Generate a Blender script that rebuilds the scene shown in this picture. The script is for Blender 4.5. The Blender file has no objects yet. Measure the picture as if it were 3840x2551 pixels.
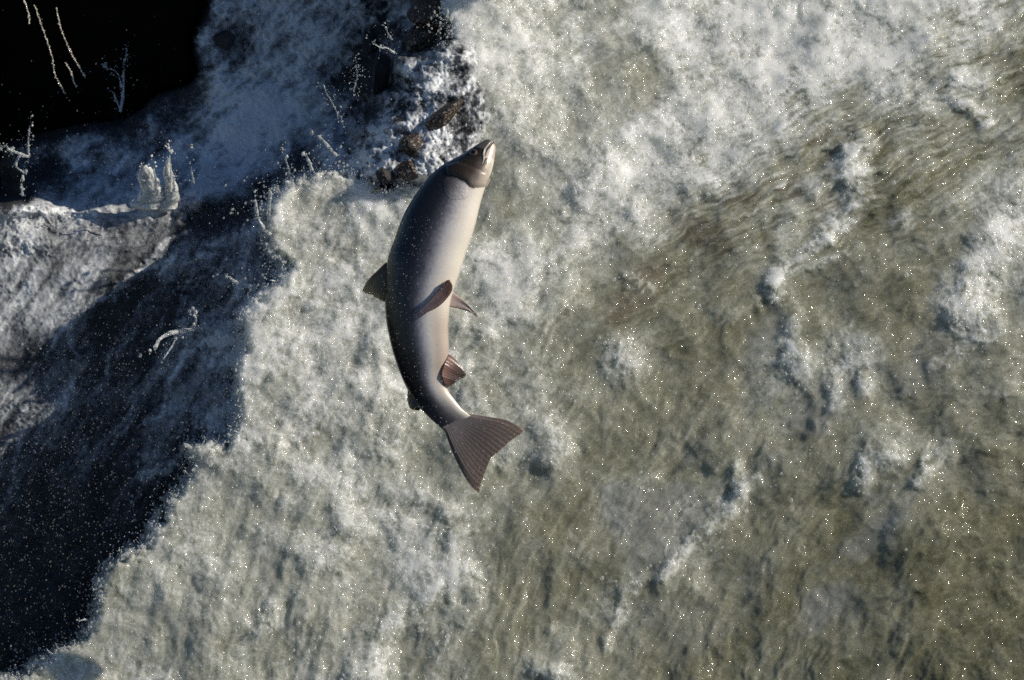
import bpy, math, random
import numpy as np
from mathutils import Vector, Matrix

# ------------------------------------------------------------------ frame
# Everything is laid out in a river frame: X to the right, Y up the slope, Z out of the fall
# towards the bank where the photographer stands; TILT turns it into the world (Z up).
TILT = Matrix.Rotation(math.radians(66), 3, 'X')
RN = np.array(TILT, dtype=np.float64)
CAM_D = 8.0
FOV_W = 2.2                      # width seen at the fish, metres
scene = bpy.context.scene
COL = scene.collection

cam_d = bpy.data.cameras.new('camera')
cam = bpy.data.objects.new('camera', cam_d); COL.objects.link(cam)
cam_d.sensor_width = 36.0
cam_d.lens = 36.0 * CAM_D / FOV_W
cam_d.clip_start = 0.1; cam_d.clip_end = 500
cam_d.dof.use_dof = True
cam_d.dof.focus_distance = CAM_D + 0.18
cam_d.dof.aperture_fstop = 5.6
cam.matrix_world = Matrix.Translation(TILT @ Vector((0, 0, CAM_D))) @ TILT.to_4x4()
scene.camera = cam

SUN_LOCAL = Vector((0.80, 0.47, 0.365)).normalized()
SUN_W = TILT @ SUN_LOCAL
w = bpy.data.worlds.new('World'); scene.world = w; w.use_nodes = True
nt = w.node_tree
sky = nt.nodes.new('ShaderNodeTexSky'); sky.sky_type = 'NISHITA'; sky.sun_disc = False
sky.dust_density = 0.1; sky.ozone_density = 5.0; sky.air_density = 1.0
sky.sun_elevation = math.asin(SUN_W.z)
sky.sun_rotation = math.atan2(SUN_W.x, SUN_W.y)
nt.links.new(sky.outputs[0], nt.nodes['Background'].inputs[0])
nt.nodes['Background'].inputs[1].default_value = 0.06
sun_d = bpy.data.lights.new('sun', 'SUN'); sun_d.energy = 4.2; sun_d.angle = math.radians(0.5)
sun_d.color = (1.0, 0.92, 0.77)
sun = bpy.data.objects.new('sun', sun_d); COL.objects.link(sun)
sun.rotation_euler = SUN_W.to_track_quat('Z', 'Y').to_euler()
vs = scene.view_settings
vs.view_transform = 'Standard'; vs.look = 'None'; vs.exposure = 0.0; vs.gamma = 1.0; vs.use_curve_mapping = False
scene.cycles.use_denoising = False
scene.cycles.max_bounces = 6
scene.cycles.diffuse_bounces = 3
scene.cycles.glossy_bounces = 3
scene.cycles.transparent_max_bounces = 12
scene.cycles.sample_clamp_indirect = 4.0

rng = np.random.default_rng(7)
random.seed(7)

# ------------------------------------------------------------------ helpers
PXM = FOV_W / 3840.0
def loc(px, py, z):
    """photo position (3840x2551) at depth z -> river frame"""
    px = np.asarray(px, float); py = np.asarray(py, float); z = np.asarray(z, float)
    k = (CAM_D - z) / CAM_D * PXM
    return np.stack(np.broadcast_arrays((px - 1920) * k, (1275.5 - py) * k, z), -1)
def wld(p):
    return np.asarray(p) @ RN.T

def smooth(a, b, x):
    t = np.clip((x - a) / (b - a), 0, 1); return t * t * (3 - 2 * t)

_perm = np.random.default_rng(3).permutation(4096).astype(np.int32)
_ang = np.random.default_rng(4).random(4096) * 2 * np.pi
_gx, _gy = np.cos(_ang).astype(np.float32), np.sin(_ang).astype(np.float32)
def perlin(x, y, seed=0):
    x = x.astype(np.float32); y = y.astype(np.float32)
    xi = np.floor(x).astype(np.int32); yi = np.floor(y).astype(np.int32)
    xf = x - xi; yf = y - yi
    u = xf * xf * xf * (xf * (xf * 6 - 15) + 10); v = yf * yf * yf * (yf * (yf * 6 - 15) + 10)
    def g(ix, iy, dx, dy):
        h = _perm[(ix + _perm[(iy + seed * 57) & 4095]) & 4095]
        return _gx[h] * dx + _gy[h] * dy
    a = g(xi, yi, xf, yf); b = g(xi + 1, yi, xf - 1, yf)
    c = g(xi, yi + 1, xf, yf - 1); d = g(xi + 1, yi + 1, xf - 1, yf - 1)
    return (a + u * (b - a) + v * ((c + u * (d - c)) - (a + u * (b - a)))) * 1.5
def fbm(x, y, wl, octs=4, seed=0, gain=0.5):
    s = 0; a = 1.0; t = 0
    for o in range(octs):
        s = s + a * perlin(x / wl + 13.7 * o, y / wl + 7.3 * o, seed + o); t += a
        a *= gain; wl *= 0.5
    return s / t
def ridged(x, y, wl, octs=3, seed=0, gain=0.6):
    s = 0; a = 1.0; t = 0
    for o in range(octs):
        s = s + a * (1 - np.abs(perlin(x / wl + 3.1 * o, y / wl + 9.2 * o, seed + o)) * 2); t += a
        a *= gain; wl *= 0.5
    return s / t
def cells(x, y, wl, seed=0):
    """distance to the nearest jittered lattice point: rounded bubbles"""
    x = (x / wl).astype(np.float32); y = (y / wl).astype(np.float32)
    xi = np.floor(x).astype(np.int32); yi = np.floor(y).astype(np.int32)
    best = np.full(x.shape, 9.0, np.float32)
    for dx in (-1, 0, 1):
        for dy in (-1, 0, 1):
            h = _perm[(xi + dx + _perm[(yi + dy + seed * 31) & 4095]) & 4095]
            h2 = _perm[(h + 1291) & 4095]
            ox = xi + dx + h / 4096.0; oy = yi + dy + h2 / 4096.0
            best = np.minimum(best, (x - ox) ** 2 + (y - oy) ** 2)
    return np.sqrt(best)
def caul(x, y, wl, seed=0):
    """rounded overlapping lumps with creases between them"""
    return np.sqrt(np.clip(1 - (cells(x, y, wl, seed) / 0.82) ** 2, 0, 1))
F = 3840 / 2360.0                 # the survey notes below are in 2360-wide photo units

def shepard(px, py, pts, sig):
    """smooth map through surveyed points, computed coarsely and interpolated"""
    pts = np.array(pts, float)
    x0, x1, y0, y1 = px.min(), px.max(), py.min(), py.max()
    nx, ny = int((x1 - x0) / 24) + 2, int((y1 - y0) / 24) + 2
    gx = np.linspace(x0, x1, nx); gy = np.linspace(y0, y1, ny)
    GX, GY = np.meshgrid(gx, gy)
    num = 0; den = 1e-12
    for p in pts:
        d2 = (GX - p[0] * F) ** 2 + (GY - p[1] * F) ** 2
        wt = np.exp(-d2 / (2 * (sig * F) ** 2)) + 3e-3 / (1 + d2 / (sig * F) ** 2) ** 1.5
        num = num + wt[..., None] * p[2:]; den = den + wt
    G = num / den[..., None]
    fx = np.clip((px - x0) / (x1 - x0) * (nx - 1), 0, nx - 1.001); fy = np.clip((py - y0) / (y1 - y0) * (ny - 1), 0, ny - 1.001)
    ix = fx.astype(int); iy = fy.astype(int); fx = (fx - ix)[..., None]; fy = (fy - iy)[..., None]
    return (G[iy, ix] * (1 - fx) + G[iy, ix + 1] * fx) * (1 - fy) + (G[iy + 1, ix] * (1 - fx) + G[iy + 1, ix + 1] * fx) * fy
def seg_dist(px, py, line):
    """distance to a polyline (survey units in, photo units out)"""
    L = np.array(line, float) * F
    best = np.full(px.shape, 1e9, np.float32)
    if len(L) == 1:
        return np.hypot(px - L[0, 0], py - L[0, 1])
    for a, b in zip(L[:-1], L[1:]):
        d = b - a; t = np.clip(((px - a[0]) * d[0] + (py - a[1]) * d[1]) / (d @ d), 0, 1)
        best = np.minimum(best, np.hypot(px - a[0] - t * d[0], py - a[1] - t * d[1]))
    return best
def poly_sd(px, py, poly):
    """signed distance to a polygon, positive inside (photo units)"""
    P = np.array(poly, float) * F
    inside = np.zeros(px.shape, bool)
    n = len(P)
    for i in range(n):
        a = P[i]; b = P[(i + 1) % n]
        if a[1] == b[1]: continue
        c = ((a[1] > py) != (b[1] > py)) & (px < (b[0] - a[0]) * (py - a[1]) / (b[1] - a[1]) + a[0])
        inside ^= c
    d = seg_dist(px, py, list(poly) + [poly[0]])
    return np.where(inside, d, -d)

def tag(o, label=None, cat=None, group=None, kind=None):
    if label: o['label'] = label
    if cat: o['category'] = cat
    if group: o['group'] = group
    if kind: o['kind'] = kind
    return o
def mesh_obj(name, V, faces, mat, parent=None, attrs=None, smooth_=True):
    """V (n,3) world or parent-local, faces (m,k) int array with k = 3 or 4"""
    V = np.asarray(V, np.float32); faces = np.asarray(faces, np.int32)
    me = bpy.data.meshes.new(name)
    k = faces.shape[1]
    me.vertices.add(len(V)); me.vertices.foreach_set('co', V.ravel())
    me.loops.add(faces.size); me.loops.foreach_set('vertex_index', faces.ravel())
    me.polygons.add(len(faces)); me.polygons.foreach_set('loop_start', np.arange(0, faces.size, k, dtype=np.int32))
    if smooth_:
        me.polygons.foreach_set('use_smooth', np.ones(len(faces), bool))
    for nm, arr in (attrs or {}).items():
        arr = np.asarray(arr, np.float32)
        if arr.ndim == 1:
            at = me.attributes.new(nm, 'FLOAT', 'POINT'); at.data.foreach_set('value', arr)
        else:
            at = me.attributes.new(nm, 'FLOAT_VECTOR', 'POINT'); at.data.foreach_set('vector', arr.ravel())
    me.update(calc_edges=True); me.validate()
    me.materials.append(mat)
    o = bpy.data.objects.new(name, me); COL.objects.link(o)
    if parent: o.parent = parent
    return o
def empty(name, pos):
    o = bpy.data.objects.new(name, None); COL.objects.link(o); o.location = pos; o.empty_display_size = 0.05
    return o
def grid_faces(ny, nx, keep=None):
    i = np.arange(ny * nx, dtype=np.int32).reshape(ny, nx)
    q = np.stack([i[:-1, :-1], i[1:, :-1], i[1:, 1:], i[:-1, 1:]], -1).reshape(-1, 4)
    if keep is not None:
        k = keep[:-1, :-1] & keep[1:, :-1] & keep[1:, 1:] & keep[:-1, 1:]
        q = q[k.ravel()]
    return q
def field_obj(name, PX, PY, Z, mat, keep=None, attrs=None):
    V = wld(loc(PX, PY, Z)).reshape(-1, 3)
    q = grid_faces(*PX.shape, keep)
    attrs = {k: v.ravel() for k, v in (attrs or {}).items()}
    if keep is not None:
        used = np.zeros(len(V), bool); used[q.ravel()] = True
        idx = np.cumsum(used) - 1
        V = V[used]; q = idx[q]; attrs = {k: v[used] for k, v in attrs.items()}
    return mesh_obj(name, V, q, mat, attrs=attrs)

# ------------------------------------------------------------------ materials
class Mat:
    def __init__(s, name):
        s.m = bpy.data.materials.new(name); s.m.use_nodes = True
        s.t = s.m.node_tree; s.b = s.t.nodes['Principled BSDF']; s.out = s.t.nodes['Material Output']
        s.co = s.t.nodes.new('ShaderNodeTexCoord').outputs['Object']
    def link(s, a, b): s.t.links.new(a, b)
    def set(s, **k):
        for n, v in k.items():
            n = n.replace('_', ' ')
            if hasattr(v, 'is_output') or isinstance(v, bpy.types.NodeSocket): s.link(v, s.b.inputs[n])
            else: s.b.inputs[n].default_value = v
    def attr(s, nm):
        n = s.t.nodes.new('ShaderNodeAttribute'); n.attribute_name = nm; return n.outputs['Fac']
    def attrv(s, nm):
        n = s.t.nodes.new('ShaderNodeAttribute'); n.attribute_name = nm; return n.outputs['Vector']
    def noise(s, scale, detail=3, rough=0.55, dist=0.0, vec=None):
        n = s.t.nodes.new('ShaderNodeTexNoise'); s.link(vec or s.co, n.inputs['Vector'])
        n.inputs['Scale'].default_value = scale; n.inputs['Detail'].default_value = detail
        n.inputs['Roughness'].default_value = rough; n.inputs['Distortion'].default_value = dist
        return n.outputs['Fac']
    def voro(s, scale, feature='F1', vec=None, out='Distance'):
        n = s.t.nodes.new('ShaderNodeTexVoronoi'); n.feature = feature; s.link(vec or s.co, n.inputs['Vector'])
        n.inputs['Scale'].default_value = scale; return n.outputs[out]
    def math(s, op, a, b=0.0, c=0.0, clamp=False):
        n = s.t.nodes.new('ShaderNodeMath'); n.operation = op; n.use_clamp = clamp
        for i, v in enumerate((a, b, c)):
            if isinstance(v, bpy.types.NodeSocket): s.link(v, n.inputs[i])
            else: n.inputs[i].default_value = v
        return n.outputs[0]
    def ramp(s, fac, stops, interp='LINEAR'):
        n = s.t.nodes.new('ShaderNodeValToRGB'); s.link(fac, n.inputs[0]); cr = n.color_ramp; cr.interpolation = interp
        while len(cr.elements) < len(stops): cr.elements.new(0.5)
        for e, (p, c) in zip(cr.elements, stops):
            e.position = p
            e.color = (c, c, c, 1) if not hasattr(c, '__len__') else (*c, 1)
        return n.outputs['Color']
    def mix(s, f, a, b):
        n = s.t.nodes.new('ShaderNodeMix'); n.data_type = 'RGBA'
        for i, v in ((0, f), (6, a), (7, b)):
            if isinstance(v, bpy.types.NodeSocket): s.link(v, n.inputs[i])
            else: n.inputs[i].default_value = (*v, 1) if hasattr(v, '__len__') else v
        return n.outputs[2]
    def bump(s, h, strength=0.5, dist=0.01, normal=None):
        n = s.t.nodes.new('ShaderNodeBump'); n.inputs['Strength'].default_value = strength; n.inputs['Distance'].default_value = dist
        s.link(h, n.inputs['Height'])
        if normal is not None: s.link(normal, n.inputs['Normal'])
        return n.outputs['Normal']

# white water of the main fall: olive clear water -> milky -> froth, by the foam it carries
M = Mat('fall_water')
f0 = M.attr('foam')
def strands(M, scale, seed_shift, width):
    mp = M.t.nodes.new('ShaderNodeMapping'); M.link(M.co, mp.inputs['Vector']); mp.inputs['Location'].default_value = (seed_shift, seed_shift * 2, seed_shift * 3)
    n_ = M.noise(scale, 2, 0.5, 1.6, mp.outputs[0])
    return M.ramp(M.math('ABSOLUTE', M.math('SUBTRACT', n_, 0.5)), [(0.0, 1.0), (width, 0.0)])
st = M.math('ADD', M.math('MULTIPLY', strands(M, 26, 1.0, 0.05), 0.6), M.math('MULTIPLY', strands(M, 60, 5.0, 0.07), 0.8))
grain = M.math('ADD', M.math('MULTIPLY', M.math('SUBTRACT', M.noise(80, 4, 0.6, 0.6), 0.5), 0.40),
               M.math('MULTIPLY', M.math('SUBTRACT', M.noise(420, 2, 0.6), 0.5), 0.3))
patchy = M.math('MULTIPLY', M.math('SUBTRACT', M.noise(22, 4, 0.6, 0.5), 0.5), 0.6)
f1 = M.math('ADD', f0, M.math('MULTIPLY', M.math('ADD', M.math('ADD', grain, patchy), M.math('SUBTRACT', M.math('MULTIPLY', st, 0.42), 0.12)), M.math('ADD', M.math('MULTIPLY', f0, 0.85), 0.17)))
cl = M.ramp(f1, [(0.0, (0.175, 0.168, 0.098)), (0.22, (0.31, 0.305, 0.230)), (0.45, (0.46, 0.465, 0.40)),
                 (0.7, (0.63, 0.635, 0.585)), (1.05, (0.90, 0.90, 0.87))])
cl = M.mix(M.math('MULTIPLY', M.math('MULTIPLY', M.ramp(M.noise(14, 3), [(0.5, 0.0), (0.7, 1.0)]), f0, clamp=True), 0.35), cl, (0.31, 0.335, 0.315))
cl = M.mix(M.attr('bluegrey'), cl, (0.27, 0.285, 0.31))  # soft-edged patches mixed towards blue-grey
cl = M.mix(M.math('MULTIPLY', M.attr('brown'), M.noise(60, 3), clamp=True), cl, (0.085, 0.05, 0.025))
b1 = M.bump(M.noise(40, 2, 0.5, 0.5), 0.10, 0.008)
c1 = M.bump(M.noise(60, 2, 0.5, 0.5), 0.5, 0.012)
c2 = M.bump(M.voro(230, 'SMOOTH_F1'), 0.45, 0.005, c1)
M.set(Base_Color=cl, Roughness=0.5, Specular_IOR_Level=0.1, Normal=b1, Coat_Weight=1.0, Coat_Roughness=0.07, Coat_IOR=1.36, Coat_Normal=c2,
      Subsurface_Weight=1.0, Subsurface_Radius=(1.0, 1.0, 0.85), Subsurface_Scale=0.045)
MAT_FALL = M.m

# shaded side stream: thin film over the rock, only its froth is seen
M = Mat('side_stream_water')
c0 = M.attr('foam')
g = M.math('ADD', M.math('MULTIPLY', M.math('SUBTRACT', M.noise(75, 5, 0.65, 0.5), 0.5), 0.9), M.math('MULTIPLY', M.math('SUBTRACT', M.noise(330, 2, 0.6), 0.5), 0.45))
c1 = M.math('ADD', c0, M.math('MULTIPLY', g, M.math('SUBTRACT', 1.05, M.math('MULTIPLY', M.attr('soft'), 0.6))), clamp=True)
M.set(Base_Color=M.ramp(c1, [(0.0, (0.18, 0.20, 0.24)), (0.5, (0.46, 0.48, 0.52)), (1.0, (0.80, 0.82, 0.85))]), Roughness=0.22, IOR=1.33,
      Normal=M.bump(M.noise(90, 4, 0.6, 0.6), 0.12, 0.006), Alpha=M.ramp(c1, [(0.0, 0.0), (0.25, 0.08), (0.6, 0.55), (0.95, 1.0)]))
MAT_SIDE = M.m

# wet black rock
M = Mat('wet_black_rock')
n = M.noise(18, 6, 0.65)
M.set(Base_Color=M.ramp(n, [(0.3, (0.028, 0.029, 0.032)), (0.6, (0.055, 0.055, 0.058)), (0.8, (0.10, 0.088, 0.078))]), Roughness=0.45,
      Specular_IOR_Level=0.08, Normal=M.bump(M.noise(60, 6, 0.65), 0.5, 0.010))
MAT_ROCK = M.m
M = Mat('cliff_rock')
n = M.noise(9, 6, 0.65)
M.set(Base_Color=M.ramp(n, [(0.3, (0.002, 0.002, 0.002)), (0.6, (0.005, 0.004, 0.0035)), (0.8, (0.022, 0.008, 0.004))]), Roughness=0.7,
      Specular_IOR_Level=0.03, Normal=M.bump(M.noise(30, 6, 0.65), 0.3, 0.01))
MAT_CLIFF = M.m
M = Mat('brown_wet_rock')
n = M.noise(45, 6, 0.7)
fro = M.ramp(M.math('ADD', M.noise(190, 4, 0.7, 0.5), M.math('MULTIPLY', M.noise(22, 2), 0.25)), [(0.68, 0.0), (0.80, 0.8)])
M.set(Base_Color=M.mix(fro, M.ramp(n, [(0.3, (0.012, 0.009, 0.007)), (0.55, (0.05, 0.028, 0.015)), (0.75, (0.12, 0.075, 0.04))]), (0.55, 0.55, 0.53)),
      Roughness=0.3, Normal=M.bump(M.noise(120, 5, 0.7), 0.7, 0.008))
MAT_BROWN = M.m

M = Mat('water_drop')
def rimmed(M, lo, hi):
    n_ = M.t.nodes.new('ShaderNodeLayerWeight'); n_.inputs['Blend'].default_value = 0.4
    return M.ramp(n_.outputs['Facing'], [(0.1, lo), (0.9, hi)])
M.set(Base_Color=(0.80, 0.82, 0.82, 1), Roughness=0.14, IOR=1.33, Alpha=rimmed(M, 0.22, 0.7))
MAT_DROP = M.m
M = Mat('froth')
M.set(Base_Color=(0.85, 0.86, 0.84, 1), Roughness=0.10, IOR=1.33, Coat_Weight=1.0, Coat_Roughness=0.10, Alpha=0.32)
MAT_FROTH = M.m
M = Mat('spray_mist')
M.set(Base_Color=(0.8, 0.82, 0.85, 1), Roughness=0.35, IOR=1.33, Alpha=0.09)
MAT_MIST = M.m
M = Mat('splash_water')
M.set(Base_Color=(0.93, 0.96, 0.97, 1), Roughness=M.ramp(M.noise(120, 2), [(0.4, 0.03), (0.65, 0.30)]), IOR=1.33,
      Transmission_Weight=M.ramp(M.noise(90, 3), [(0.35, 0.95), (0.7, 0.35)]), Normal=M.bump(M.noise(150, 3, 0.6), 0.5, 0.005))
MAT_SPLASH = M.m
M = Mat('heaped_froth')
M.set(Base_Color=M.ramp(M.noise(120, 4, 0.6), [(0.3, (0.50, 0.51, 0.50)), (0.65, (0.86, 0.86, 0.83))]), Roughness=0.15, IOR=1.33, Coat_Weight=1.0, Coat_Roughness=0.08,
      Subsurface_Weight=0.8, Subsurface_Radius=(1.0, 1.0, 0.9), Subsurface_Scale=0.012)
MAT_HEAP = M.m

# ------------------------------------------------------------------ main fall
EDGE = [(1120, -620), (1080, -330), (1040, -120), (1022, 0), (1035, 60), (1040, 130), (1052, 200), (1050, 250), (1075, 300), (1060, 345), (1030, 390), (960, 418), (890, 432),
        (830, 398), (770, 392), (720, 415), (660, 432), (618, 470), (606, 520), (612, 570), (655, 615), (640, 650), (600, 680), (562, 715), (548, 760), (556, 800), (545, 850),
        (540, 900), (552, 940), (540, 985), (520, 1015), (470, 1018), (430, 1030), (445, 1070), (425, 1110), (385, 1160), (362, 1205), (335, 1255), (300, 1272), (245, 1305),
        (228, 1340), (228, 1380), (205, 1440), (180, 1480), (135, 1492), (120, 1520), (60, 1548), (0, 1562), (-140, 1640), (-320, 1800), (-420, 1960)]
POLY = EDGE + [(2900, 1960), (2900, -620)]
step = 4.0
PX, PY = np.meshgrid(np.arange(-120, 4460, step), np.arange(-900, 3040, step))
PX = PX.astype(np.float32); PY = PY.astype(np.float32)

FOAM = [(1100,30,.75),(1250,20,.6),(1350,10,.45),(1500,30,.75),(1700,40,.8),(1900,40,.9),(2100,30,.95),(2250,20,.8),(2340,20,.3),
(1080,120,.75),(1200,100,.75),(1300,120,.7),(1450,130,.3),(1550,120,.75),(1700,130,.85),(1900,120,.95),(2050,100,.95),(2200,70,.45),(2330,110,.1),
(1100,200,.7),(1200,180,.5),(1300,200,.5),(1420,190,.25),(1480,170,.12),(1600,200,.7),(1750,200,.85),(1900,180,.8),(2050,180,.5),(2150,190,.2),(2300,200,.2),
(1100,280,.5),(1200,270,.4),(1290,260,.35),(1400,250,.35),(1450,240,.6),(1600,280,.75),(1750,270,.8),(1850,250,.6),(1950,250,.2),(2100,230,.35),(2250,270,.3),
(1150,370,.4),(1250,380,.5),(1350,370,.45),(1450,380,.65),(1600,370,.9),(1700,350,.85),(1780,340,.3),(1880,330,.1),(2000,370,.2),(2200,350,.15),(2330,330,.25),
(1140,440,.25),(1180,430,.3),(1260,430,.5),(1350,440,.75),(1450,450,.85),(1550,420,.8),(1620,420,.5),(1750,430,.15),(1900,430,.15),(2100,430,.1),(2300,420,.3),
(1130,500,.25),(1250,520,.35),(1350,520,.6),(1450,500,.6),(1520,480,.2),(1650,500,.15),(1800,520,.15),(2000,500,.1),(2200,520,.15),(2330,520,.5),
(640,500,.7),(740,480,.5),(700,560,.45),(850,450,.65),(850,560,.6),(1130,600,.65),(1200,620,.65),(1300,600,.5),(1350,560,.4),(1450,600,.15),(1600,620,.1),(1750,600,.15),(2000,620,.1),(2300,600,.5),
(600,720,.75),(700,680,.7),(800,650,.65),(860,720,.7),(1080,720,.45),(1150,700,.6),(1250,690,.35),(1350,690,.2),(1500,700,.1),(1700,700,.1),(1850,700,.15),(2050,700,.12),(2250,720,.45),
(600,820,.6),(720,790,.65),(830,800,.6),(880,850,.65),(1070,830,.55),(1200,800,.3),(1300,820,.2),(1450,850,.3),(1600,820,.1),(1800,830,.3),(1950,830,.4),(2150,830,.22),(2300,800,.3),
(600,950,.5),(700,950,.5),(800,900,.6),(880,950,.5),(1100,900,.3),(1250,950,.35),(1350,930,.2),(1500,950,.12),(1650,930,.15),(1800,950,.3),(1950,940,.25),(2150,950,.18),(2320,950,.25),
(480,1080,.45),(600,1080,.5),(700,1100,.5),(820,1050,.55),(950,1000,.45),(1030,1100,.35),(1200,1000,.4),(1250,1050,.35),(1400,1050,.15),(1550,1080,.25),(1700,1050,.25),(1850,1060,.18),(2020,1080,.3),(2150,1060,.25),(2300,1100,.1),
(400,1200,.4),(520,1220,.4),(650,1200,.42),(780,1180,.5),(880,1150,.55),(1000,1170,.5),(1050,1200,.5),(1150,1170,.25),(1300,1200,.15),(1450,1180,.3),(1600,1200,.3),(1750,1200,.2),(1900,1200,.1),(2200,1200,.08),
(320,1320,.4),(450,1300,.42),(600,1310,.4),(750,1300,.5),(850,1290,.4),(980,1290,.7),(1030,1320,.65),(1150,1300,.2),(1300,1300,.15),(1450,1320,.25),(1600,1280,.3),(1750,1300,.15),(1900,1320,.12),(2200,1300,.06),
(230,1450,.4),(400,1450,.4),(600,1460,.42),(800,1430,.35),(900,1400,.4),(1000,1420,.3),(1150,1450,.2),(1300,1450,.22),(1450,1450,.22),(1600,1440,.18),(1800,1440,.12),(2000,1420,.1),(2250,1450,.05),
(150,1550,.4),(400,1550,.4),(600,1550,.4),(850,1540,.45),(1000,1550,.3),(1250,1540,.3),(1450,1550,.22),(1700,1550,.12),(2000,1550,.08),(2300,1550,.04)]
# (line, half width, foam, height m)
STROKES = [([(1990,330),(1962,362),(1966,430),(1956,490),(1912,535)],20,.62,.035), ([(1950,342),(1925,395),(1870,428)],14,.3,.02),
 ([(2215,182),(2275,192)],14,.45,.02), ([(2268,280),(2230,250),(2195,225)],11,.5,.02), ([(2130,235),(2165,205),(2200,178)],26,.3,.02),
 ([(1905,540),(1850,580),(1805,620),(1782,645),(1788,690)],11,.5,.018), ([(1975,575),(1890,600),(1825,628)],8,.3,.01), ([(1830,490),(1805,560),(1790,620)],16,.3,.015),
 ([(1795,660),(1832,720),(1815,790),(1842,860)],15,.42,.02), ([(1785,660),(1720,710),(1660,725)],18,.2,.01),
 ([(2370,450),(2320,505),(2270,575),(2232,650),(2242,725)],34,.45,.04), ([(2082,500)],22,.4,.02), ([(2200,470),(2270,440),(2350,400)],16,.3,.015),
 ([(1935,852),(1990,838),(1992,900)],16,.45,.02), ([(1915,875),(1928,940)],14,.4,.02), ([(2150,840),(2240,790),(2300,760)],10,.3,.012),
 ([(2055,1055),(2002,1070),(1988,1112)],18,.5,.03), ([(2185,1038),(2135,1058),(2118,1102)],16,.48,.03),
 ([(1700,1078),(1708,1130),(1690,1180),(1645,1212),(1600,1250),(1560,1292),(1520,1325)],12,.45,.028), ([(1708,1130),(1745,1105)],8,.35,.015), ([(1690,1180),(1660,1150)],8,.3,.01),
 ([(1430,835)],30,.45,.03), ([(955,1235),(965,1300),(985,1350)],26,.3,.02), ([(1045,1250),(1050,1330)],14,.3,.02),
 ([(1030,1330),(960,1385),(892,1450),(870,1500),(860,1560)],18,.28,.02), ([(1120,585),(1160,620),(1130,665)],26,.3,.025), ([(1200,640),(1160,700),(1210,720)],16,.25,.015),
 ([(700,1090),(770,1110),(790,1190),(850,1230)],16,.2,.02), ([(880,1140),(950,1130),(1040,1180)],16,.25,.02), ([(600,1230),(680,1250),(760,1280)],18,.15,.015),
 ([(980,870),(1060,860),(1080,930)],18,.3,.02), ([(1230,960),(1290,1010),(1260,1060)],16,.3,.02), ([(1470,1330),(1440,1390),(1400,1460)],14,.25,.02), ([(1250,1540),(1300,1560)],16,.4,.03),
 ([(1400,1490)],12,.3,.02), ([(1265,1450)],9,.35,.02), ([(600,1440),(560,1500)],12,.2,.02), ([(1440,640),(1500,660)],12,.3,.02), ([(700,850),(720,920),(690,1000)],14,.18,.015),
 ([(1450,430),(1530,400),(1620,410)],18,.2,.02), ([(1310,500),(1330,560),(1290,600)],14,.25,.02), ([(1190,540),(1230,600)],14,.3,.02)]
BLUEGREY = [([(1395,1140),(1440,1108),(1560,1110),(1620,1140),(1625,1180),(1570,1240),(1520,1300),(1450,1310),(1400,1210)],.6),
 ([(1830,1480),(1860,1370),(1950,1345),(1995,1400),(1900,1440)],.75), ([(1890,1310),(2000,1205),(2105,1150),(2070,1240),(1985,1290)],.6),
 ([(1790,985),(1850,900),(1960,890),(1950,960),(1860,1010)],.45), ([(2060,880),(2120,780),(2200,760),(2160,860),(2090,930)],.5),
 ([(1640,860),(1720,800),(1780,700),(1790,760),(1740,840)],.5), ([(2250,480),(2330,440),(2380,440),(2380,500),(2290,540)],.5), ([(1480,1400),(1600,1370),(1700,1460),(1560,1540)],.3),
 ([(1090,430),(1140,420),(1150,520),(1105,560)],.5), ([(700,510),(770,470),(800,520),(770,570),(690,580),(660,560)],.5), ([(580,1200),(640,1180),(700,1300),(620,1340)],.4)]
BROWN = [([(1785,425),(1850,440),(1900,470)],22), ([(1800,330),(1880,315),(1950,300)],24), ([(1660,450),(1740,455)],16), ([(1600,520),(1660,560)],40), ([(2120,150),(2170,140)],14), ([(1500,640),(1420,720)],40)]

wx = PX + 26 * fbm(PX, PY, 210, 3, 11) + 9 * fbm(PX, PY, 45, 3, 15)
wy = PY + 26 * fbm(PX, PY, 210, 3, 21) + 9 * fbm(PX, PY, 45, 3, 25)
# froth boundary: lobes, then fingers, then beads
lob = 26 * fbm(PX, PY, 150, 2, 31) + 26 * (caul(wx, wy, 62, 31) - 0.6) + 14 * (caul(wx, wy, 27, 32) - 0.6) + 9 * perlin(PX / 14, PY / 14, 35)
SD = poly_sd(PX, PY, POLY) + lob
keep = SD > -26
foam = shepard(wx, wy, FOAM, 42)[..., 0].astype(np.float32)
yn = (1275 - PY) / 1275
base = -0.44 - 0.05 * yn - 0.10 * np.clip(yn + 0.35, 0, 3) ** 2
base = base + 0.05 * smooth(2400, 3900, PX) - 0.03 + 0.30 * smooth(-10, -220, PY) * smooth(1330 * F, 1130 * F, PX)  # last term: unseen swell above the frame, added to shade the chute and cliff
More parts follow.
